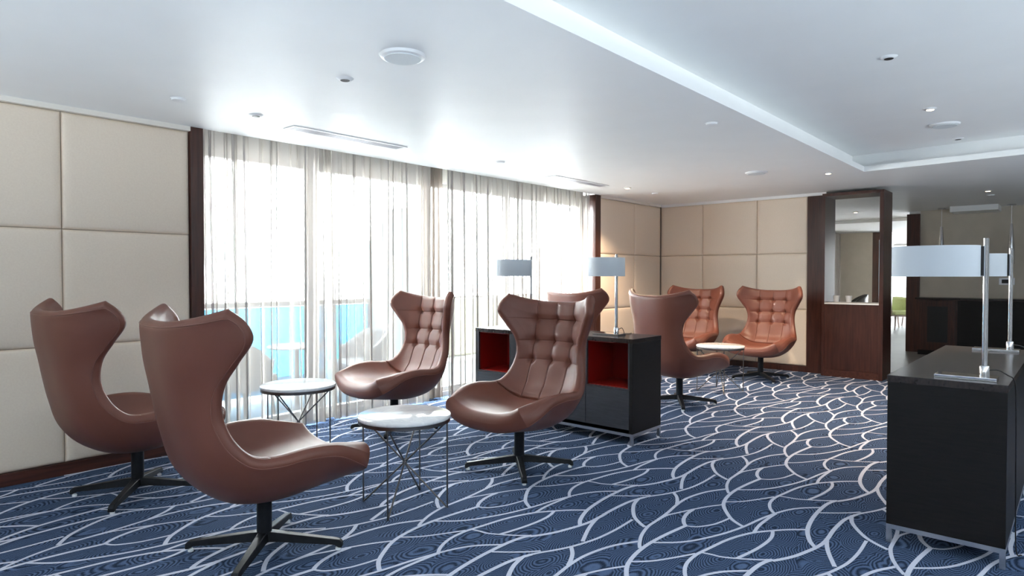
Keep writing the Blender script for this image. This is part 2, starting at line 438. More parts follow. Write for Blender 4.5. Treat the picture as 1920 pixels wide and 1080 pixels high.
def panels(wall, cuts, place, rz):
    for a, b in zip(cuts, cuts[1:]):
        for z0, z1 in zip(ROWS, ROWS[1:]):
            o = add_obj('panel', panel_mesh(abs(b - a) - 0.003, z1 - z0 - 0.003), None, wall)
            o.location = place((a + b) / 2, (z0 + z1) / 2); o.rotation_euler = (0, 0, rz)
wall_left = struct(box('wall_left', -3.2, 2.02, 4.99, 5.3, 0, 2.4, M['backer']))
panels(wall_left, [-2.78, -1.98, -1.18, -0.38, 0.42, 1.22, 2.02], lambda u, z: (u, 4.99, z), 0)
wall_left_far = struct(box('wall_left_far', 7.45, 9.35, 4.99, 5.3, 0, 2.4, M['backer']))
panels(wall_left_far, [7.45, 8.37, 9.15], lambda u, z: (u, 4.99, z), 0)
wall_back = struct(box('wall_back', 9.17, 9.35, 2.56, 4.99, 0, 2.4, M['backer']))
panels(wall_back, [2.775, 3.46, 4.275, 4.965], lambda u, z: (9.17, u, z), -math.pi / 2)
struct(box('trim_1', -3.2, 2.02, 4.945, 4.99, 2.367, 2.4, M['cornice']))
struct(box('trim_2', 7.45, 9.12, 4.945, 4.99, 2.367, 2.4, M['cornice']))
struct(box('trim_3', 9.125, 9.17, 2.54, 4.945, 2.362, 2.4, M['ceiling']))
struct(box('baseboard_left', -3.2, 2.02, 4.955, 4.99, 0, 0.078, M['mahogany_h']))
struct(box('baseboard_left_far', 7.45, 9.135, 4.955, 4.99, 0, 0.078, M['mahogany_h']))
struct(box('baseboard_back', 9.135, 9.17, 2.57, 4.955, 0, 0.078, M['mahogany']))
# wood jambs either side of the window
struct(box('trim_4', 2.02, 2.112, 4.945, 5.3, 0, 2.4, M['mahogany'], bevel=0.003))
struct(box('trim_5', 7.325, 7.45, 4.955, 5.3, 0, 2.4, M['mahogany'], bevel=0.003))
struct(box('trim_6', 9.13, 9.17, 2.555, 2.775, 0, 2.362, M['mahogany'], bevel=0.003))

# ---- window wall
struct(box('wall_window_head', 2.112, 7.325, 5.16, 5.3, 2.29, 2.52, M['greywall']))
struct(box('wall_window_sill', 2.112, 7.325, 5.16, 5.3, -0.02, 0.05, M['alu']))
cuts = [2.112, 3.17, 4.52, 5.80, 7.325]
for i in range(4):
    a, b = cuts[i], cuts[i + 1]
    w = struct(empty('window_%d' % (i + 1), ((a + b) / 2, 5.22, 0.05)))
    hw, hh, f = (b - a) / 2, 2.24, 0.045
    bm = bmesh.new()
    bx(bm, -hw, -hw + f, -0.03, 0.03, 0, hh); bx(bm, hw - f, hw, -0.03, 0.03, 0, hh)
    bx(bm, -hw + f, hw - f, -0.03, 0.03, 0, f); bx(bm, -hw + f, hw - f, -0.03, 0.03, hh - f, hh)
    bm_obj('window_frame', bm, M['alu'], w)
    box('pane', -hw + f, hw - f, -0.006, 0.006, f, hh - f, M['glass'], w)

# ---- unseen rest of the lounge shell
bm = bmesh.new()
bx(bm, -3.35, -3.2, -4.35, 5.3, 2.35, 2.75); bx(bm, -3.35, -3.2, -4.35, 5.3, -0.1, 0.08)
bx(bm, -3.35, -3.2, -4.35, -3.9, 0.08, 2.35); bx(bm, -3.35, -3.2, 4.7, 5.3, 0.08, 2.35)
struct(bm_obj('wall_rear', bm, M['greywall']))
bm = bmesh.new()
bx(bm, -3.2, 24.3, -4.35, -4.2, 2.35, 2.75); bx(bm, -3.2, 24.3, -4.35, -4.2, -0.1, 0.08)
bx(bm, -3.2, -2.9, -4.35, -4.2, 0.08, 2.35); bx(bm, 6.9, 24.3, -4.35, -4.2, 0.08, 2.35)
struct(bm_obj('wall_right', bm, M['greywall']))
def fill_window(n, loc, rz, W):  # unseen windows, added to fill the room with light
    w = struct(empty('window_%d' % n, loc, rz)); k = W / 2
    bm = bmesh.new()
    bx(bm, -k, -k + 0.04, -0.03, 0.03, 0, 2.27); bx(bm, k - 0.04, k, -0.03, 0.03, 0, 2.27); bx(bm, -k + 0.04, k - 0.04, -0.03, 0.03, 0, 0.04); bx(bm, -k + 0.04, k - 0.04, -0.03, 0.03, 2.23, 2.27)
    bm_obj('window_frame', bm, M['alu'], w)
    box('pane', -k + 0.04, k - 0.04, -0.005, 0.005, 0.04, 2.23, M['fill_glass'], w)
for i in range(4): fill_window(7 + i, (-3.27, -3.9 + 2.15 * (i + 0.5), 0.08), math.pi / 2, 2.15)
for i in range(4): fill_window(11 + i, (-2.9 + 2.45 * (i + 0.5), -4.27, 0.08), 0, 2.45)
# unseen slabs added outside those windows; block level light, let upward light through
struct(box('wall_light_blocker_rear', -13.2, -13.0, -16, 14, -2.2, 3.0, M['blocker']))
struct(box('wall_light_blocker_right', -13.0, 18, -14.2, -14.0, -1.5, 3.0, M['blocker']))
struct(box('ceiling_light_blocker_rear', -13.0, -3.36, -14.0, 14, 2.8, 3.0, M['blocker']))
struct(box('ceiling_light_blocker_right', -3.36, 18, -14.0, -4.36, 2.8, 3.0, M['blocker']))

# ---- dining room shell
struct(box('wall_dining_left', 9.35, 16.35, 4.62, 4.78, 0, 2.4, M['wallpaint']))
struct(box('wall_dining_end', 17.42, 17.6, 3.80, 4.80, 0, 2.4, M['wallpaint']))
struct(box('trim_7', 16.30, 16.40, 4.50, 4.62, 0, 2.4, M['mahogany']))
struct(box('wall_bar', 12.87, 13.05, -4.2, 2.08, 0, 2.4, M['wallpaint']))
struct(box('trim_8', 12.82, 13.08, 2.08, 2.275, 0, 2.352, M['mahogany'], bevel=0.004))
struct(box('ceiling_bulkhead', 12.90, 13.08, 2.08, 2.25, 2.352, 2.4, M['ceiling']))
struct(box('ceiling_drop', 14.1, 24.2, 2.3, 4.6, 2.34, 2.4, M['ceiling']))
struct(box('wall_dining_return', 16.35, 24.2, 4.95, 5.1, 0, 2.4, M['greywall']))
w = struct(empty('window_5', (24.15, 3.6, 0)))
bm = bmesh.new()
for y in (-1.4, -0.45, 0.5, 1.35): bx(bm, -0.04, 0.04, y - 0.03, y + 0.03, 0, 2.34)
bx(bm, -0.04, 0.04, -1.4, 1.35, 2.28, 2.34); bx(bm, -0.04, 0.04, -1.4, 1.35, 0, 0.05); bx(bm, -0.04, 0.04, -1.4, 1.35, 1.98, 2.02)
bm_obj('window_frame', bm, M['alu'], w)
box('pane', -0.005, 0.005, -1.4, 1.35, 0.05, 2.28, M['filmglass'], w)
w = struct(empty('window_6', (16.9, 4.7, 0)))
bm = bmesh.new()
bx(bm, -0.5, -0.45, -0.03, 0.03, 0, 2.34); bx(bm, 0.46, 0.51, -0.03, 0.03, 0, 2.34); bx(bm, -0.45, 0.46, -0.03, 0.03, 2.28, 2.34); bx(bm, -0.45, 0.46, -0.03, 0.03, 0, 0.05)
bm_obj('window_frame', bm, M['alu'], w)
box('pane', -0.45, 0.46, -0.005, 0.005, 0.05, 2.28, M['filmglass'], w)
# wood framed glass door beside the end wall
d = struct(empty('door_1', (17.42, 3.60, 0)))
bm = bmesh.new()
bx(bm, 0, 0.16, 0.06, 0.20, 0, 2.34); bx(bm, 0, 0.16, -0.20, -0.14, 0, 2.34); bx(bm, 0, 0.16, -0.14, 0.06, 2.16, 2.34); bx(bm, 0, 0.16, -0.14, 0.06, 0, 0.12)
bm_obj('door_frame', bm, M['mahogany'], d)
box('pane', 0.07, 0.085, -0.14, 0.06, 0.12, 2.16, M['frostglass'], d)

# ================================================================ WING CHAIR
# rows run from the top of the back down and out to the front edge of the seat
#        centre x,z      rim x,y,z              thick  power  rim thick
CH = [(-0.458, 1.112, -0.318, 0.368, 1.168, 0.070, 2.8, 0.062),
      (-0.454, 1.060, -0.256, 0.394, 1.112, 0.075, 2.9, 0.062),
      (-0.447, 1.005, -0.232, 0.402, 1.040, 0.078, 3.0, 0.062),
      (-0.438, 0.930, -0.268, 0.350, 0.945, 0.080, 3.2, 0.062),
      (-0.420, 0.840, -0.303, 0.300, 0.850, 0.082, 3.4, 0.062),
      (-0.396, 0.730, -0.312, 0.290, 0.740, 0.086, 3.5, 0.062),
      (-0.362, 0.605, -0.278, 0.315, 0.628, 0.094, 3.5, 0.062),
      (-0.310, 0.470, -0.205, 0.347, 0.550, 0.112, 3.5, 0.064),
      (-0.205, 0.372, -0.112, 0.370, 0.538, 0.130, 3.6, 0.066),
      (-0.045, 0.340, 0.025, 0.382, 0.550, 0.132, 3.6, 0.072),
      (0.130, 0.352, 0.165, 0.378, 0.538, 0.126, 3.4, 0.088),
      (0.270, 0.370, 0.280, 0.362, 0.494, 0.120, 3.0, 0.120),
      (0.395, 0.384, 0.366, 0.330, 0.448, 0.112, 2.6, 0.138)]
SEAM = 7.72            # row parameter of the back / seat crease
BUT_Y = (-0.172, 0.0, 0.172)
BUT_Z = (0.980, 0.825, 0.688)

def chair_rows(ts):
    A = np.array(CH)
    A = np.vstack([2 * A[0] - A[1], A, 2 * A[-1] - A[-2]])
    out = []
    for t in ts:
        i = min(int(t), len(CH) - 2); f = t - i
        p0, p1, p2, p3 = A[i:i + 4]
        out.append(0.5 * (2 * p1 + (p2 - p0) * f + (2 * p0 - 5 * p1 + 4 * p2 - p3) * f * f + (3 * p1 - p0 - 3 * p2 + p3) * f ** 3))
    return np.array(out)

def cluster(n, k=0.55):
    u = np.linspace(-1, 1, n)
    return (1 - k) * u + k * np.sin(u * math.pi / 2)

def chair_grid(ts, ss):
    """mid surface, inward normal, edge distance; computed on the full chair"""
    R = chair_rows(ts)
    s = ss[None, :]
    w = np.abs(s) ** R[:, 6:7]
    P = np.stack([R[:, 0:1] + (R[:, 2:3] - R[:, 0:1]) * w, R[:, 3:4] * s + 0 * w, R[:, 1:2] + (R[:, 4:5] - R[:, 1:2]) * w], -1)
    dt = np.gradient(P, axis=0); ds = np.gradient(P, axis=1)
    N = np.cross(dt, ds); N /= np.maximum(np.linalg.norm(N, axis=2, keepdims=True), 1e-9)
    if N[len(ts) // 2, len(ss) // 2, 0] + N[len(ts) // 2, len(ss) // 2, 2] < 0: N = -N
    ls = np.concatenate([np.zeros((len(ts), 1)), np.cumsum(np.linalg.norm(np.diff(P, axis=1), axis=2), axis=1)], 1)
    lt = np.concatenate([np.zeros((1, len(ss))), np.cumsum(np.linalg.norm(np.diff(P, axis=0), axis=2), axis=0)], 0)
    e_s = np.minimum(ls, ls[:, -1:] - ls)
    e_t = lt
    e_f = lt[-1:, :] - lt
    T = R[:, 5:6] + (R[:, 7:8] - R[:, 5:6]) * np.abs(s) ** 2.2
    def prof(e, rho):
        return np.sqrt(np.clip(1 - (1 - np.clip(e / rho, 0, 1)) ** 2, 0, 1))
    k = np.minimum(np.minimum(prof(e_s, np.minimum(0.004 + 0.5 * R[:, 7:8], 0.038)), prof(e_t, 0.036)), prof(e_f, 0.038))
    return P, N, 0.5 * T * k, np.minimum(e_s, np.minimum(e_t, e_f))

def grid_faces(nt, ns, flip):
    F = []
    for i in range(nt - 1):
        for j in range(ns - 1):
            a = i * ns + j
            q = (a, a + 1, a + ns + 1, a + ns)
            F.append(q if flip else q[::-1])
    return F

def make_chair():
    root = empty('wing_chair')
    nmax = len(CH) - 1
    # --- outer shell
    ts = np.unique(np.concatenate([np.linspace(0, 0.9, 16) ** 1.5, np.linspace(0.9, nmax - 0.5, 70), nmax - 0.5 * np.linspace(1, 0, 14) ** 1.6]))
    ss = cluster(71, 0.85)
    P, N, h, e = chair_grid(ts, ss)
    O = P - N * h[..., None]
    shell = mesh_obj('shell', O.reshape(-1, 3), grid_faces(len(ts), len(ss), True), M['leather'], root, smooth=True)
    # --- inner upholstery, back and seat
    tb = np.concatenate([0.9 * np.linspace(0, 1, 30) ** 1.5, np.linspace(0.9, SEAM, 190)[1:]])
    tf = np.concatenate([np.linspace(SEAM, nmax - 0.5, 46), nmax - 0.5 * np.linspace(1, 0, 16)[1:] ** 1.6])
    tall = np.concatenate([tb, tf[1:]])
    sb = cluster(251, 0.35)
    P, N, h, e = chair_grid(tall, sb)
    y, z = P[..., 1], P[..., 2]
    T = tall[:, None] + 0 * y
    dv = np.min(np.abs(y[..., None] - np.array(BUT_Y)), -1)
    dh = np.min(np.abs(z[..., None] - np.array(BUT_Z)), -1)
    fade = 1 / (1 + np.exp((np.abs(y) - 0.245) / 0.018))
    up = 1 / (1 + np.exp(-(z - 0.66) / 0.02)) * (T < SEAM)
    isback = (T < SEAM - 0.02).astype(float)
    g = np.zeros_like(y)
    g += up * fade * 0.0085 * np.exp(-(dv / 0.030) ** 2)
    g += up * fade * 0.0085 * np.exp(-(dh / 0.028) ** 2) 
    g += isback * fade * 0.0085 * np.exp(-(dv / 0.0042) ** 2)
    g += up * 0.0060 * np.exp(-(dh / 0.0038) ** 2) * (0.35 + 0.65 * fade)
    for by in BUT_Y:
        for bz in BUT_Z:
            rr = np.hypot(y - by, z - bz)
            g += isback * 0.019 * np.exp(-(rr / 0.024) ** 2)
    g += 0.014 * np.exp(-((T - SEAM) / 0.045) ** 2) + 0.016 * np.exp(-((T - SEAM) / 0.25) ** 2) * (1 - np.abs(sb[None, :]) ** 4)
    g *= np.clip(e / 0.03, 0, 1)
    g += 0.004 * np.exp(-((T - SEAM) / 0.06) ** 2)
    # cushion fullness
    full = 0.010 * (1 - np.abs(sb[None, :]) ** 3) * np.clip(e / 0.10, 0, 1)
    I = P + N * (h - g + full)[..., None]
    nb = len(tb)
    mesh_obj('backrest', I[:nb].reshape(-1, 3), grid_faces(nb, len(sb), False), M['leather'], root, smooth=True)
    seat = I[nb - 1:]
    mesh_obj('seat', seat.reshape(-1, 3), grid_faces(len(seat), len(sb), False), M['leather'], root, smooth=True)
    # --- buttons
    bu = None
    for by in BUT_Y:
        for bz in BUT_Z:
            k = np.argmin(((y - by) ** 2 + (z - bz) ** 2 + (T > SEAM) * 9).ravel())
            p = I.reshape(-1, 3)[k] + N.reshape(-1, 3)[k] * 0.002
            n = Vector(N.reshape(-1, 3)[k])
            if bu is None:
                bm = bmesh.new(); bmesh.ops.create_uvsphere(bm, u_segments=14, v_segments=8, radius=0.0095)
                for v in bm.verts: v.co.z *= 0.55
                o = bm_obj('button', bm, M['leather'], root, smooth=True); bu = o.data
            else:
                o = add_obj('button', bu, None, root)
            o.location = p; o.rotation_mode = 'QUATERNION'; o.rotation_quaternion = n.to_track_quat('Z', 'Y')
    # --- piping that follows the shell edge
    P, N, h, e = chair_grid(ts, ss)
    path = []
    def pick(row, side):
        js = range(len(ss) // 2) if side < 0 else range(len(ss) - 1, len(ss) // 2, -1)
        prev = None
        for j in js:
            if e_side(row, j) >= 0.026:
                return O[row, j] - N[row, j] * 0.001
        return O[row, len(ss) // 2]
    lsum = np.concatenate([np.zeros((len(ts), 1)), np.cumsum(np.linalg.norm(np.diff(P, axis=1), axis=2), axis=1)], 1)
    esd = np.minimum(lsum, lsum[:, -1:] - lsum)
    def side_pts(sgn):
        pts = []
        for i in range(len(ts)):
            if ts[i] < 0.42 or ts[i] > nmax - 0.25: continue
            half = range(0, len(ss) // 2 + 1) if sgn < 0 else range(len(ss) - 1, len(ss) // 2 - 1, -1)
            half = list(half)
            ee = esd[i, half]
            j = int(np.searchsorted(ee, 0.027)); j = max(1, min(j, len(half) - 1))
            f = (0.027 - ee[j - 1]) / max(ee[j] - ee[j - 1], 1e-6)
            q0 = O[i, half[j - 1]]; q1 = O[i, half[j]]; n_ = N[i, half[j]]
            pts.append(q0 + (q1 - q0) * f - n_ * 0.0008)
        return pts
    Lp, Rp = side_pts(-1), side_pts(1)
    it = int(np.argmin(np.abs(ts - 0.42)))
    top = [O[it, j] - N[it, j] * 0.0008 for j in range(len(ss)) if esd[it, j] > 0.035]
    bm = bmesh.new(); tube(bm, Lp[::-1] + top + Rp, 0.0022, 6)
    bm_obj('piping', bm, M['piping'], root, smooth=True)
    # --- pedestal
    bm = bmesh.new(); lathe(bm, [(0.034, 0.060), (0.034, 0.31)], 28)
    bm_obj('column', bm, M['blackmetal'], root, smooth=True, angle=40)
    bm = bmesh.new(); bx(bm, -0.11, 0.11, -0.09, 0.09, 0.285, 0.305, 0.006)
    bm_obj('mounting_plate', bm, M['blackmetal'], root)
    arm = None
    for k in range(4):
        if arm is None:
            bm = bmesh.new()
            prof = [(0.0, 0.050, 0.098, 0.030), (0.06, 0.050, 0.092, 0.026), (0.33, 0.030, 0.056, 0.019), (0.352, 0.0165, 0.053, 0.019), (0.366, 0.0165, 0.040, 0.018)]
            rings = [[bm.verts.new(v) for v in ((x, -w_, z0), (x, w_, z0), (x, w_ * 0.8, z1), (x, -w_ * 0.8, z1))] for x, z0, z1, w_ in prof]
            for a, b in zip(rings, rings[1:]):
                for q in range(4): bm.faces.new((a[q], a[(q + 1) % 4], b[(q + 1) % 4], b[q]))
            bm.faces.new(rings[0]); bm.faces.new(rings[-1][::-1])
            bmesh.ops.bevel(bm, geom=bm.edges[:], offset=0.003, segments=1, affect='EDGES')
            o = bm_obj('base_arm', bm, M['blackmetal'], root); arm = o.data
            bm = bmesh.new(); lathe(bm, [(0.013, 0.002), (0.013, 0.012), (0.008, 0.017)], 14, (0.345, 0, 0))
            gl = bm_obj('glide', bm, M['glide'], o, smooth=True, angle=40); glm = gl.data
        else:
            o = add_obj('base_arm', arm, None, root); gl = add_obj('glide', glm, None, o)
        o.rotation_euler = (0, 0, math.radians(BASE_ROT + 90 * k))
    tag(root, 'x', 'chair', 'tan leather wing chairs')
    return root
BASE_ROT = 45
chair0 = make_chair()
CHAIRS = [
    ((1.50, 2.885), -2, 'tan leather wing chair seen from its dark outer side, nearest to the camera'),
    ((1.40, 4.22), 6, 'tan leather wing chair nearest the beige padded wall, at the far left'),
    ((3.28, 2.83), 181, 'tan button-tufted wing chair facing the camera in front of the open red-lined cabinet'),
    ((3.40, 4.32), 176, 'tan button-tufted wing chair standing against the sheer curtains'),
    ((6.10, 4.18), -2, 'tan wing chair half hidden behind the tufted chair and the cabinet with two lamps'),
    ((6.02, 3.05), -12, 'tan wing chair seen from behind, just past the end of the cabinet with two lamps'),
    ((8.14, 4.03), 180, 'orange-tan tufted wing chair partly hidden behind the chair seen from behind'),
    ((8.14, 3.02), 180, 'orange-tan tufted wing chair in full view before the beige panelled end wall'),
]
for i, (p, a, lab) in enumerate(CHAIRS):
    if i == 0:
        chair0.location = (*p, 0); chair0.rotation_euler = (0, 0, math.radians(a)); chair0['label'] = lab
    else:
        dup(chair0, (*p, 0), math.radians(a), lab)

# ================================================================ SIDE TABLES
def make_table():
    root = empty('side_table')
    R, Ht = 0.262, 0.52
    bm = bmesh.new(); lathe(bm, [(0.0, 0.498), (R - 0.006, 0.498), (R - 0.001, 0.502), (R, 0.508), (R - 0.001, 0.516), (R - 0.006, Ht), (0.0, Ht)], 72, cap=False)
    bmesh.ops.remove_doubles(bm, verts=bm.verts[:], dist=1e-5)
    bm_obj('table_top', bm, M['marble'], root, smooth=True, angle=50)
    bm = bmesh.new(); lathe(bm, [(R - 0.018, 0.480), (R - 0.004, 0.480), (R - 0.004, 0.498), (R - 0.018, 0.498), (R - 0.018, 0.480)], 72, cap=False)
    bm_obj('rim_band', bm, M['gunmetal'], root, smooth=True, angle=40)
    leg = brace = None
    rl, rw = R - 0.011, 0.0048
    for k in range(4):
        if leg is None:
            bm = bmesh.new(); tube(bm, [(rl, 0, 0.002), (rl, 0, 0.485)], rw, 8)
            o = bm_obj('leg', bm, M['gunmetal'], root, smooth=True, angle=40); leg = o.data
            bm = bmesh.new(); tube(bm, [(rl - 0.004, 0, 0.006), (-rl + 0.006, 0, 0.482)], rw, 8)
            b = bm_obj('brace', bm, M['gunmetal'], root, smooth=True, angle=40); brace = b.data
        else:
            o = add_obj('leg', leg, None, root); b = add_obj('brace', brace, None, root)
        o.rotation_euler = b.rotation_euler = (0, 0, math.pi / 2 * k)
    bm = bmesh.new(); bmesh.ops.create_uvsphere(bm, u_segments=14, v_segments=10, radius=0.013)
    bmesh.ops.translate(bm, verts=bm.verts[:], vec=(0, 0, 0.244))
    bm_obj('hub', bm, M['gunmetal'], root, smooth=True)
    return root
t0 = make_table()
tag(t0, 'x', 'table', 'round marble side tables')
TABLES = [((2.33, 2.868), 120, 'round white marble side table in the foreground between two wing chairs'),
          ((2.47, 4.24), 118, 'round marble side table in front of the sheer curtain and blue glass'),
          ((7.00, 3.05), 123, 'round marble side table far off, before the beige panelled end wall'),
          ((7.02, 4.08), 120, 'marble side table almost hidden behind the chair seen from behind')]
for i, (p, a, lab) in enumerate(TABLES):
    if i == 0: t0.location = (*p, 0); t0.rotation_euler = (0, 0, math.radians(a)); t0['label'] = lab
    else: dup(t0, (*p, 0), math.radians(a), lab)

# ================================================================ CABINETS
def make_cabinet(name, loc, L, Dp, rz, label):
    """long axis local x (0..L), front at local y = 0, body behind it (y up to Dp)"""
    root = empty(name, loc, rz)
    tag(root, label, 'cabinet', 'dark wood cabinets on steel frames')
    zb, zt, th = 0.092, 0.785, 0.028
    box('top', -0.002, L + 0.002, -0.002, Dp + 0.002, zt, 0.818, M['wenge_top'], root, 0.0015)
    box('side_panel', 0, th, 0, Dp, zb, zt, M['wenge'], root, 0.001)
    box('side_panel', L - th, L, 0, Dp, zb, zt, M['wenge'], root, 0.001)
    box('back_panel', th, L - th, Dp - 0.02, Dp, zb, zt, M['wenge'], root)
    box('bottom_panel', th, L - th, 0, Dp - 0.02, zb, zb + th, M['wenge'], root)
    w = (L - 2 * th) / 4
    zs = 0.43
    for k in range(4):
        x0, x1 = th + w * k, th + w * (k + 1)
        if k in (0, 3):
            n = empty('niche'); n.parent = root
            bm = bmesh.new()
            bx(bm, x0 + 0.001, x1 - 0.001, Dp - 0.05, Dp - 0.021, zs, zt - 0.001)
            bx(bm, x0 + 0.001, x0 + 0.010, 0.02, Dp - 0.05, zs, zt - 0.001); bx(bm, x1 - 0.010, x1 - 0.001, 0.02, Dp - 0.05, zs, zt - 0.001)
            bx(bm, x0 + 0.010, x1 - 0.010, 0.02, Dp - 0.05, zs, zs + 0.008); bx(bm, x0 + 0.010, x1 - 0.010, 0.02, Dp - 0.05, zt - 0.009, zt - 0.001)
            bm_obj('red_lining', bm, M['red'], n)
            bm = bmesh.new()
            bx(bm, x0, x0 + 0.012, 0.0, 0.02, zs - 0.006, zt); bx(bm, x1 - 0.012, x1, 0.0, 0.02, zs - 0.006, zt); bx(bm, x0 + 0.012, x1 - 0.012, 0.0, 0.02, zs - 0.006, zs + 0.004)
            bm_obj('niche_edge', bm, M['greydoor'], n)
            box('drawer', x0 + 0.002, x1 - 0.002, 0.0, 0.022, zb + 0.004, zs - 0.009, M['greydoor'], root, 0.001)
        else:
            box('door', x0 + 0.002, x1 - 0.002, 0.0, 0.022, zb + 0.004, zt - 0.002, M['greydoor'], root, 0.001)
    fr = empty('steel_frame'); fr.parent = root
    b, f = 0.022, 0.07
    bm = bmesh.new()
    bx(bm, 0, L, 0, b, f, zb); bx(bm, 0, L, Dp - b, Dp, f, zb); bx(bm, 0, b, b, Dp - b, f, zb); bx(bm, L - b, L, b, Dp - b, f, zb)
    bm_obj('rail', bm, M['steel'], fr)
    for x in (0, L - b):
        for y in (0, Dp - b): box('leg', x, x + b, y, y + b, 0.002, f, M['steel'], fr)
    return root
# the cabinet between the seating groups faces -x; its long axis runs to the window
make_cabinet('sideboard_cabinet', (4.27, 4.22, 0), 1.67, 0.44, -math.pi / 2, 'dark wood cabinet with red-lined niches carrying two small lamps mid-room')
# the cabinet at the right edge: we see its plain end and top
make_cabinet('sideboard_cabinet', (5.35, 0.705, 0), 1.79, 0.465, math.pi, 'dark wood cabinet cut by the right edge of the photo, closest to the camera')

# ================================================================ TABLE LAMPS
def make_lamp():
    root = empty('table_lamp')
    bm = bmesh.new(); bx(bm, -0.06, 0.06, -0.05, 0.19, 0.0, 0.016, 0.002)
    bm_obj('base', bm, M['chrome'], root)
    bm = bmesh.new(); lathe(bm, [(0.020, 0.016), (0.020, 0.062), (0.017, 0.066)], 24)
    bm_obj('collar', bm, M['chrome'], root, smooth=True, angle=40)
    bm = bmesh.new(); lathe(bm, [(0.0115, 0.05), (0.0115, 0.655)], 20)
    bm_obj('pole', bm, M['chrome'], root, smooth=True, angle=40)
    return root
def lamp_shade_mesh():
    a, b, z0, z1, n, th = 0.178, 0.135, 0.478, 0.622, 64, 0.003
    bm = bmesh.new()
    def ring(k, z): return [bm.verts.new((a + 0.020 + (a - k) * math.cos(2 * math.pi * i / n), (b - k) * math.sin(2 * math.pi * i / n), z)) for i in range(n)]
    rs = [ring(0, z0), ring(0, z1), ring(th, z1), ring(th, z0)]
    for r1, r2 in zip(rs, rs[1:] + rs[:1]):
        for i in range(n): bm.faces.new((r1[i], r1[(i + 1) % n], r2[(i + 1) % n], r2[i]))
    return bm
def lamp_bits(root, ang):
    piv = empty('shade_assembly'); piv.parent = root; piv.rotation_euler = (0, 0, ang)
    if 'shade' not in _lm:
        o = bm_obj('lamp_shade', lamp_shade_mesh(), M['shade'], piv, smooth=True, angle=50); _lm['shade'] = o.data
        bm = bmesh.new(); bx(bm, 0.010, 0.022, -0.006, 0.006, 0.482, 0.618)
        o = bm_obj('bracket', bm, M['black'], piv); _lm['br'] = o.data
        bm = bmesh.new(); lathe(bm, [(0.002, 0), (0.172, 0.0), (0.172, 0.003), (0.002, 0.003)], 48, (0.198, 0, 0.4795), sy=0.128 / 0.172)
        o = bm_obj('diffuser', bm, M['whiteplastic'], piv); _lm['df'] = o.data
    else:
        add_obj('lamp_shade', _lm['shade'], None, piv); add_obj('bracket', _lm['br'], None, piv); add_obj('diffuser', _lm['df'], None, piv)
_lm = {}
lamp0 = make_lamp()
tag(lamp0, 'x', 'lamp', 'chrome table lamps with drum shades')
LAMPS = [((3.685, 0.335, 0.818), 0, 100, 'large chrome table lamp nearest the camera on the right cabinet'),
         ((5.15, 0.340, 0.818), 0, 100, 'chrome table lamp at the far end of the right cabinet'),
         ((4.46, 2.815, 0.818), 0, 190, 'chrome lamp with bright white shade on the right part of the mid-room cabinet'),
         ((4.46, 3.71, 0.818), 0, 168, 'lamp with grey-looking backlit shade in front of the sheer curtain')]
for i, (p, rz, sa, lab) in enumerate(LAMPS):
    if i == 0: l = lamp0; l.location = p; l['label'] = lab
    else:
        l = lamp0.copy(); COL.objects.link(l); l.location = p; l['label'] = lab
        for ch in lamp0.children:
            if ch.name.startswith('shade_assembly') or ch.name.startswith('cord'): continue
            c = ch.copy(); COL.objects.link(c); c.parent = l
    lamp_bits(l, math.radians(sa))
    bm = bmesh.new()
    if i == 0: pts = [(0.012, -0.018, 0.045), (0.03, -0.05, 0.045), (0.05, -0.085, 0.022), (0.06, -0.103, 0.006), (0.065, -0.112, -0.05), (0.06, -0.115, -0.25), (0.07, -0.116, -0.5), (0.075, -0.12, -0.78), (0.10, -0.14, -0.8125)]
    elif i == 1: pts = [(0.0, -0.02, 0.045), (0.0, -0.05, 0.042), (0.01, -0.075, 0.03), (0.02, -0.092, 0.006)]
    else: pts = [(0.012, -0.016, 0.05), (0.03, -0.035, 0.06), (0.05, -0.04, 0.03), (0.08, -0.03, 0.006), (0.20, -0.01, 0.005), (0.235, 0.0, 0.004)]
    c = catmull(pts, 6)
    tube(bm, [tuple(q) for q in c], 0.0028, 6)
    bm_obj('cord', bm, M['cord'], l, smooth=True)

# ================================================================ PARTITION SCREEN
ps = empty('partition_screen', (8.97, 2.19, 0))
tag(ps, 'dark mahogany partition with an open upper frame beside the beige end wall', 'partition')
PX, yl, yr = 0.46, 0.355, -0.355
box('post', 0, PX, yl - 0.035, yl, 0, 2.325, M['mahogany'], ps, 0.002)
box('post', 0, PX, yr, yr + 0.047, 0, 2.325, M['mahogany'], ps, 0.002)
box('header', 0, PX, yr, yl, 2.325, 2.362, M['mahogany'], ps, 0.002)
box('lower_panel', 0.012, PX - 0.012, yr + 0.047, yl - 0.035, 0.09, 0.935, M['mahogany'], ps)
box('plinth', 0.004, PX - 0.004, yr + 0.047, yl - 0.035, 0, 0.088, M['mahogany_h'], ps)
sl = box('sill', 0.0, PX, yr + 0.047, yl - 0.035, 0.935, 0.952, M['whiteplastic'], ps)
# things standing on the sill
def cup(name, loc, label):
    bm = bmesh.new(); lathe(bm, [(0.030, 0), (0.040, 0.085), (0.037, 0.085), (0.028, 0.006)], 24, cap=False)
    o = bm_obj(name, bm, M['whiteplastic'], None, smooth=True, angle=40); o.location = loc
    return tag(o, label, 'cup', 'cups on the partition sill')

cup('cup', (9.25, 2.440, 0.953), 'white cup at the left end of the partition sill')
cup('cup', (9.25, 2.290, 0.953), 'white cup standing before the dark chair on the partition sill')

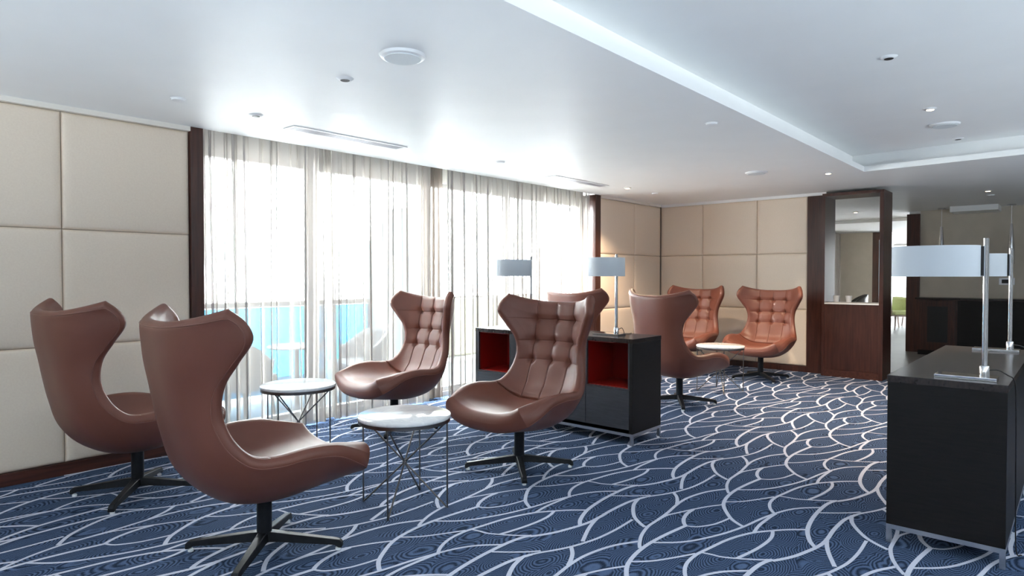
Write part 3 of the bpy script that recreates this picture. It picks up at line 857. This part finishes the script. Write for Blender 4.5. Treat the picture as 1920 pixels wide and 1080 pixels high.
# ================================================================ CURTAINS
def curtain(name, x0, x1, yc, mat, label, folds, amp=0.030, lap=0.75, seed=1, z0=0.012, z1=2.47, group='sheer window curtains'):
    rnd = random.Random(seed)
    L = x1 - x0
    n = folds * 18
    jit = [rnd.uniform(-0.35, 0.35) for _ in range(folds + 2)]
    am = [rnd.uniform(0.45, 1.25) for _ in range(folds + 2)]
    lp = [rnd.choice([0.7, 1.0, 1.2, 1.5, 1.9]) * lap for _ in range(folds + 2)]
    lean = [rnd.uniform(-0.5, 0.5) for _ in range(folds + 2)]
    def interp(a, u):
        k = min(int(u), folds); f = u - k; f = f * f * (3 - 2 * f)
        return a[k] * (1 - f) + a[min(k + 1, folds + 1)] * f
    nz = 14
    V = []
    for r in range(nz + 1):
        z = z0 + (z1 - z0) * r / nz
        zz = r / nz
        for i in range(n + 1):
            u = folds * i / n
            ph = 2 * math.pi * (u + interp(jit, u)) 
            sp = L / folds
            spread = 0.75 + 0.35 * (1 - zz)
            x = x0 + L * i / n + lean_x(interp(lean, u), zz, sp) + sp * 0.17 * interp(lp, u) * math.sin(2 * ph)
            y = yc + amp * interp(am, u) * math.sin(ph) * spread + 0.006 * math.sin(ph * 2.3 + zz * 3)
            V.append((min(max(x, x0 - 0.01), x1 + 0.01), y, z))
    F = [(r * (n + 1) + i, r * (n + 1) + i + 1, (r + 1) * (n + 1) + i + 1, (r + 1) * (n + 1) + i) for r in range(nz) for i in range(n)]
    o = mesh_obj(name, V, F, mat, None, smooth=True)
    return tag(o, label, 'curtain', group)
def lean_x(k, zz, sp): return k * sp * (0.5 - zz) * 0.8
curtain('sheer_curtain', 2.13, 3.20, 5.02, M['sheer'], 'white sheer curtain beside the left wood jamb, before the blue glass', 12, seed=3)
curtain('sheer_curtain', 3.27, 4.40, 5.02, M['sheer'], 'white sheer curtain behind the tufted chair at the window', 13, seed=5)
curtain('sheer_curtain', 4.66, 5.79, 5.02, M['sheer'], 'white sheer curtain behind the grey-shaded lamp', 13, seed=8)
curtain('sheer_curtain', 5.80, 7.27, 5.02, M['sheer'], 'white sheer curtain next to the reddish right wood jamb', 19, seed=12)
curtain('gathered_curtain', 3.13, 3.36, 5.115, M['gather'], 'tightly gathered sheer curtain edge between the two left window bays', 5, amp=0.034, lap=0.5, seed=21)
curtain('sheer_curtain', 16.45, 17.35, 4.50, M['sheer'], 'pale sheer curtain in the dining room, seen through the partition opening', 9, seed=41, z1=2.33)
curtain('drape', 4.38, 4.66, 5.115, M['drape'], 'narrow taupe drape gathered between the second and third sheer curtain', 5, amp=0.034, lap=0.4, seed=30, group='drapes')

# ================================================================ BALCONY
bal = struct(box('floor_balcony', 1.0, 9.0, 5.3, 7.9, -0.12, -0.03, M['deck']))
ra = empty('balustrade', (3.6, 6.6, -0.03)); tag(ra, 'blue glass balcony balustrade with grey handrail behind the left curtains', 'balustrade')
box('handrail', -2.4, 1.25, -0.035, 0.035, 0.995, 1.05, M['rail'], ra, 0.006)
for k in range(4):
    x = -2.4 + 0.9125 * k
    box('pane', x + 0.01, x + 0.9025, -0.008, 0.008, 0.05, 0.99, M['blueglass'], ra)
    box('post', x - 0.008, x + 0.008, -0.02, 0.02, 0, 0.995, M['rail'], ra)
rb = empty('balustrade', (7.6, 7.4, -0.03)); tag(rb, 'yellow glass balcony balustrade behind the right curtains', 'balustrade')
box('handrail', -1.6, 1.4, -0.035, 0.035, 0.97, 1.01, M['rail'], rb, 0.006)
for k in range(3):
    x = -1.6 + 1.0 * k
    box('pane', x + 0.01, x + 0.99, -0.008, 0.008, 0.05, 0.965, M['yellowglass'], rb)
    box('post', x - 0.008, x + 0.008, -0.02, 0.02, 0, 0.97, M['rail'], rb)
dv = empty('balcony_divider', (5.35, 6.95, -0.03)); tag(dv, 'tall pale blue balcony divider with a slanted top corner behind the curtain', 'screen')
bm = bmesh.new()
poly = [(-0.30, 0.0), (0.62, 0.0), (0.62, 2.30), (0.10, 2.22), (-0.30, 1.75)]
fv = [bm.verts.new((x, -0.02, z)) for x, z in poly]; bv = [bm.verts.new((x, 0.02, z)) for x, z in poly]
bm.faces.new(fv); bm.faces.new(bv[::-1])
for i in range(5): bm.faces.new((fv[i], bv[i], bv[(i + 1) % 5], fv[(i + 1) % 5]))
bm_obj('divider_panel', bm, M['frostglass'], dv)
def outdoor_chair(loc, rz, label):
    root = empty('balcony_chair', loc, rz); tag(root, label, 'chair', 'rattan chairs on the balcony')
    V, F = [], []
    n, m = 17, 7
    for s in (0, 1):
        for j in range(m):
            for i in range(n):
                a = math.pi * (-0.12 + 1.24 * i / (n - 1))
                back = math.sin(a)
                r = (0.29 if s == 0 else 0.255) + 0.045 * j / (m - 1)
                topz = 0.55 + 0.24 * max(back, 0) ** 0.7
                z = 0.30 + (topz - 0.30) * j / (m - 1)
                V.append((r * math.cos(a) * 1.05, r * math.sin(a), z))
    for s in (0, 1):
        for j in range(m - 1):
            for i in range(n - 1):
                a = s * n * m + j * n + i
                q = (a, a + 1, a + n + 1, a + n); F.append(q if s == 0 else q[::-1])
    for i in range(n - 1): a = (m - 1) * n + i; F.append((a, a + 1, a + 1 + n * m, a + n * m))
    for i in range(n - 1): F.append((i, i + n * m, i + 1 + n * m, i + 1))
    for j in range(m - 1):
        a = j * n; F.append((a, a + n, a + n + n * m, a + n * m)); a = j * n + n - 1; F.append((a, a + n * m, a + n + n * m, a + n))
    mesh_obj('tub_back', V, F, M['rattan'], root, smooth=True)
    bm = bmesh.new(); bx(bm, -0.27, 0.27, -0.27, 0.22, 0.28, 0.40, 0.03)
    bm_obj('seat', bm, M['rattan'], root)
    for x in (-0.22, 0.22):
        for y in (-0.22, 0.2):
            bm = bmesh.new(); tube(bm, [(x * 1.1, y * 1.1, 0.0), (x, y, 0.29)], 0.014, 8)
            bm_obj('leg', bm, M['rail'], root, smooth=True, angle=40)
outdoor_chair((2.78, 5.86, -0.03), math.radians(120), 'grey rattan balcony chair seen through the leftmost sheer curtain')
outdoor_chair((4.25, 5.98, -0.03), math.radians(-100), 'grey rattan balcony chair seen through the curtain beside the tufted chair')
bt = empty('balcony_table', (3.48, 6.0, -0.03)); tag(bt, 'round white balcony table behind the left sheer curtain', 'table')
bm = bmesh.new(); lathe(bm, [(0.02, 0.60), (0.285, 0.60), (0.29, 0.61), (0.285, 0.622), (0.02, 0.622)], 40); bm_obj('table_top', bm, M['outwhite'], bt, smooth=True, angle=40)
bm = bmesh.new(); lathe(bm, [(0.025, 0.012), (0.025, 0.60)], 16); bm_obj('stem', bm, M['rail'], bt, smooth=True, angle=40)
bm = bmesh.new(); lathe(bm, [(0.20, 0.0), (0.20, 0.008), (0.03, 0.02)], 32); bm_obj('base', bm, M['rail'], bt, smooth=True, angle=40)

# ================================================================ CEILING FITTINGS
def lathe_obj(name, prof, mat, parent, n=36):
    bm = bmesh.new(); lathe(bm, prof, n)
    return bm_obj(name, bm, mat, parent, smooth=True, angle=35)
def speaker(loc, label):
    r = empty('ceiling_speaker', loc); tag(r, label, 'speaker', 'round ceiling speakers')
    lathe_obj('trim_ring', [(0.092, -0.0165), (0.108, -0.012), (0.116, 0.0)], M['whiteplastic'], r)
    lathe_obj('grille', [(0.09, -0.020), (0.092, -0.0165)], M['grille'], r)
def downlight(loc, label, lit=False, power=20, r0=0.042, spot=1.5):
    r = empty('downlight', loc); tag(r, label, 'downlight', 'recessed downlights')
    lathe_obj('trim_ring', [(0.026, -0.012), (0.037, -0.010), (0.048, 0.0)], M['whiteplastic'], r)
    lathe_obj('bulb' if lit else 'recess', [(0.024, -0.0135), (0.026, -0.012)], M['bulb'] if lit else M['black'], r)
    if lit:
        l = bpy.data.lights.new('downlight_lamp', 'SPOT'); l.energy = power; l.color = (1.0, 0.76, 0.52); l.spot_size = spot; l.spot_blend = 0.8; l.shadow_soft_size = 0.03
        o = bpy.data.objects.new('lamp', l); COL.objects.link(o); o.parent = r; o.location = (0, 0, -0.03)
def detector(loc, label):
    r = empty('smoke_detector', loc); tag(r, label, 'smoke detector', 'small ceiling discs')
    lathe_obj('body', [(0.030, -0.016), (0.040, -0.012), (0.042, -0.004)], M['whiteplastic'], r)
    lathe_obj('mount', [(0.046, -0.004), (0.047, 0.0)], M['whiteplastic'], r)
def vent(loc, L, W, label):
    r = empty('air_vent', loc); tag(r, label, 'air vent', 'slot air vents in the lower ceiling')
    bm = bmesh.new(); f = 0.022
    bx(bm, -L / 2, L / 2, -W / 2, -W / 2 + f, -0.008, 0); bx(bm, -L / 2, L / 2, W / 2 - f, W / 2, -0.008, 0)
    bx(bm, -L / 2, -L / 2 + f, -W / 2 + f, W / 2 - f, -0.008, 0); bx(bm, L / 2 - f, L / 2, -W / 2 + f, W / 2 - f, -0.008, 0)
    bm_obj('frame', bm, M['whiteplastic'], r)
    k = 5
    for i in range(k):
        y = -W / 2 + f + (W - 2 * f) * (i + 0.5) / k
        box('slat', -L / 2 + f, L / 2 - f, y - 0.008, y + 0.008, -0.006, -0.002, M['vent'], r)
speaker((2.075, 2.56, H), 'round white ceiling speaker near the top centre of the photo')
speaker((6.64, 0.905, 2.6), 'round ceiling speaker inside the raised ceiling recess')
speaker((6.89, 2.616, H), 'small-looking round ceiling speaker near the beige end wall')
downlight((2.102, 3.097, H), 'unlit round downlight beside the largest ceiling speaker')
downlight((2.169, 4.247, H), 'unlit round downlight next to the long ceiling air vent')
downlight((4.38, 0.88, 2.6), 'unlit downlight nearest the camera in the raised ceiling recess')
downlight((5.94, 0.905, 2.6), 'glowing warm downlight in the raised ceiling recess', True, 130)
downlight((7.40, 0.90, 2.6), 'unlit downlight at the far edge of the raised ceiling recess')
downlight((7.433, 2.052, H), 'small downlight just past the recess corner', True, 165, spot=2.2)  # real fitting, but its warm glow is added to light the far chairs
downlight((7.033, 4.278, H), 'tiny downlight above the reddish right wood jamb', True, 165, spot=2.2)  # glow added here as well, warming the far chairs and end wall
downlight((10.33, 0.93, H), 'glowing warm downlight in front of the bar wall', True, 25)
downlight((12.3, 2.95, H), 'glowing warm downlight seen through the partition opening', True, 20)
detector((1.657, 4.225, H), 'flat white ceiling disc near the left padded wall')
detector((4.613, 4.223, H), 'flat white ceiling disc above the grey-shaded lamp')
detector((4.464, 2.021, H), 'flat white ceiling disc close to the recess edge')
detector((7.725, 4.282, H), 'flat white ceiling disc in the far left corner by the padded walls')
detector((10.9, 0.95, H), 'flat white ceiling disc before the bar wall')
vent((3.03, 4.405, H), 1.06, 0.15, 'long slot air vent in the ceiling above the left curtains')
vent((6.17, 4.41, H), 1.06, 0.15, 'slot air vent in the ceiling above the right curtains')

# ================================================================ BAR SIDE
sb_ = empty('bar_sideboard', (12.42, -1.2, 0)); tag(sb_, 'long dark wood sideboard along the beige wall behind the right lamps', 'sideboard')
box('top', -0.03, 0.44, -2.6, 3.27, 0.915, 0.94, M['wenge_top'], sb_, 0.002)
box('body', 0.03, 0.44, -2.6, 3.25, 0.08, 0.915, M['mahogany'], sb_)
box('plinth', 0.06, 0.44, -2.6, 3.24, 0, 0.08, M['wenge'], sb_)
dr = box('door', 0.008, 0.03, 2.72, 3.20, 0.10, 0.90, M['mahogany'], sb_, 0.002)
box('glass_pane', 0.004, 0.008, 2.82, 3.10, 0.22, 0.80, M['black'], dr)
for k in range(5): box('door', 0.010, 0.03, 2.70 - 0.9 * (k + 1) + 0.01, 2.70 - 0.9 * k - 0.01, 0.10, 0.90, M['wenge'], sb_, 0.002)
def pendant(loc, drop, label):
    r = empty('pendant_lamp', loc); tag(r, label, 'pendant lamp', 'slim chrome pendant lamps')
    lathe_obj('canopy', [(0.055, -0.022), (0.055, 0.0)], M['chrome'], r, 24)
    bm = bmesh.new(); tube(bm, [(0, 0, -0.02), (0, 0, -drop)], 0.004, 6); bm_obj('wire', bm, M['steel'], r)
    lathe_obj('body', [(0.045, -drop - 0.62), (0.045, -drop - 0.42), (0.018, -drop)], M['chrome'], r, 20)
pendant((12.55, 1.735, H), 0.30, 'slim chrome pendant lamp behind the large lamp shade, left of the ceiling drop')
pendant((12.55, 0.83, H), 0.30, 'slim chrome pendant lamp hanging above the far lamp on the right cabinet')
sf = box('ceiling_soffit', 12.35, 12.87, 0.98, 1.60, 2.315, 2.4, M['ceiling']); struct(sf)
wp = empty('wall_switch', (12.87, 0.90, 1.21)); tag(wp, 'small switch plate on the beige bar wall', 'switch')
box('plate', -0.010, 0, -0.10, 0.10, -0.055, 0.055, M['steel'], wp, 0.002)
box('display', -0.012, -0.010, -0.065, 0.065, -0.03, 0.03, M['black'], wp)

# ================================================================ DINING CHAIRS
def dining_chair(loc, rz, label, mat=None):
    mat = mat or M['green']
    root = empty('dining_chair', loc, rz); tag(root, label, 'chair', 'dining chairs beyond the partition')
    V, F = [], []
    n, m = 15, 8
    for s in (0, 1):
        for j in range(m):
            for i in range(n):
                a = math.pi * (-0.05 + 1.1 * i / (n - 1))
                r = (0.28 if s == 0 else 0.235) + 0.02 * j / (m - 1)
                tz = 0.62 + 0.17 * max(math.sin(a), 0) ** 0.6
                z = 0.36 + (tz - 0.36) * j / (m - 1)
                V.append((r * math.cos(a), r * math.sin(a), z))
    for s in (0, 1):
        for j in range(m - 1):
            for i in range(n - 1):
                a = s * n * m + j * n + i; q = (a, a + 1, a + n + 1, a + n); F.append(q if s == 0 else q[::-1])
    for i in range(n - 1):
        a = (m - 1) * n + i; F.append((a, a + 1, a + 1 + n * m, a + n * m)); F.append((i, i + n * m, i + 1 + n * m, i + 1))
    for j in range(m - 1):
        a = j * n; F.append((a, a + n, a + n + n * m, a + n * m)); a += n - 1; F.append((a, a + n * m, a + n + n * m, a + n))
    mesh_obj('backrest', V, F, mat, root, smooth=True)
    bm = bmesh.new(); bx(bm, -0.24, 0.24, -0.26, 0.22, 0.36, 0.46, 0.03); bm_obj('seat', bm, mat, root)
    bm = bmesh.new(); bx(bm, -0.23, 0.23, -0.24, 0.22, 0.325, 0.36, 0.005); bm_obj('seat_frame', bm, M['greyleg'], root)
    for x in (-0.19, 0.19):
        for y in (-0.2, 0.19):
            bm = bmesh.new(); lathe(bm, [(0.014, 0.0), (0.022, 0.33)], 10, (0, 0, 0))
            for v in bm.verts: v.co.x += x * (1.15 - 0.45 * v.co.z); v.co.y += y * (1.15 - 0.45 * v.co.z)
            bm_obj('leg', bm, M['greyleg'], root, smooth=True, angle=40)
    return root
dining_chair((17.9, 3.27, 0), math.radians(-60), 'lime green tub dining chair in front, seen through the passage')
dining_chair((19.5, 3.25, 0), math.radians(170), 'lime green dining chair behind the front one, partly cut by the wood column')
dining_chair((18.8, 3.75, 0), math.radians(20), 'lime green dining chair mostly hidden by the partition post')
dark_chair = dining_chair((14.2, 3.47, 0), math.radians(200), 'dark dining chair back showing over the partition sill', M['wenge'])
dark_chair.scale = (1.0, 1.0, 1.18)
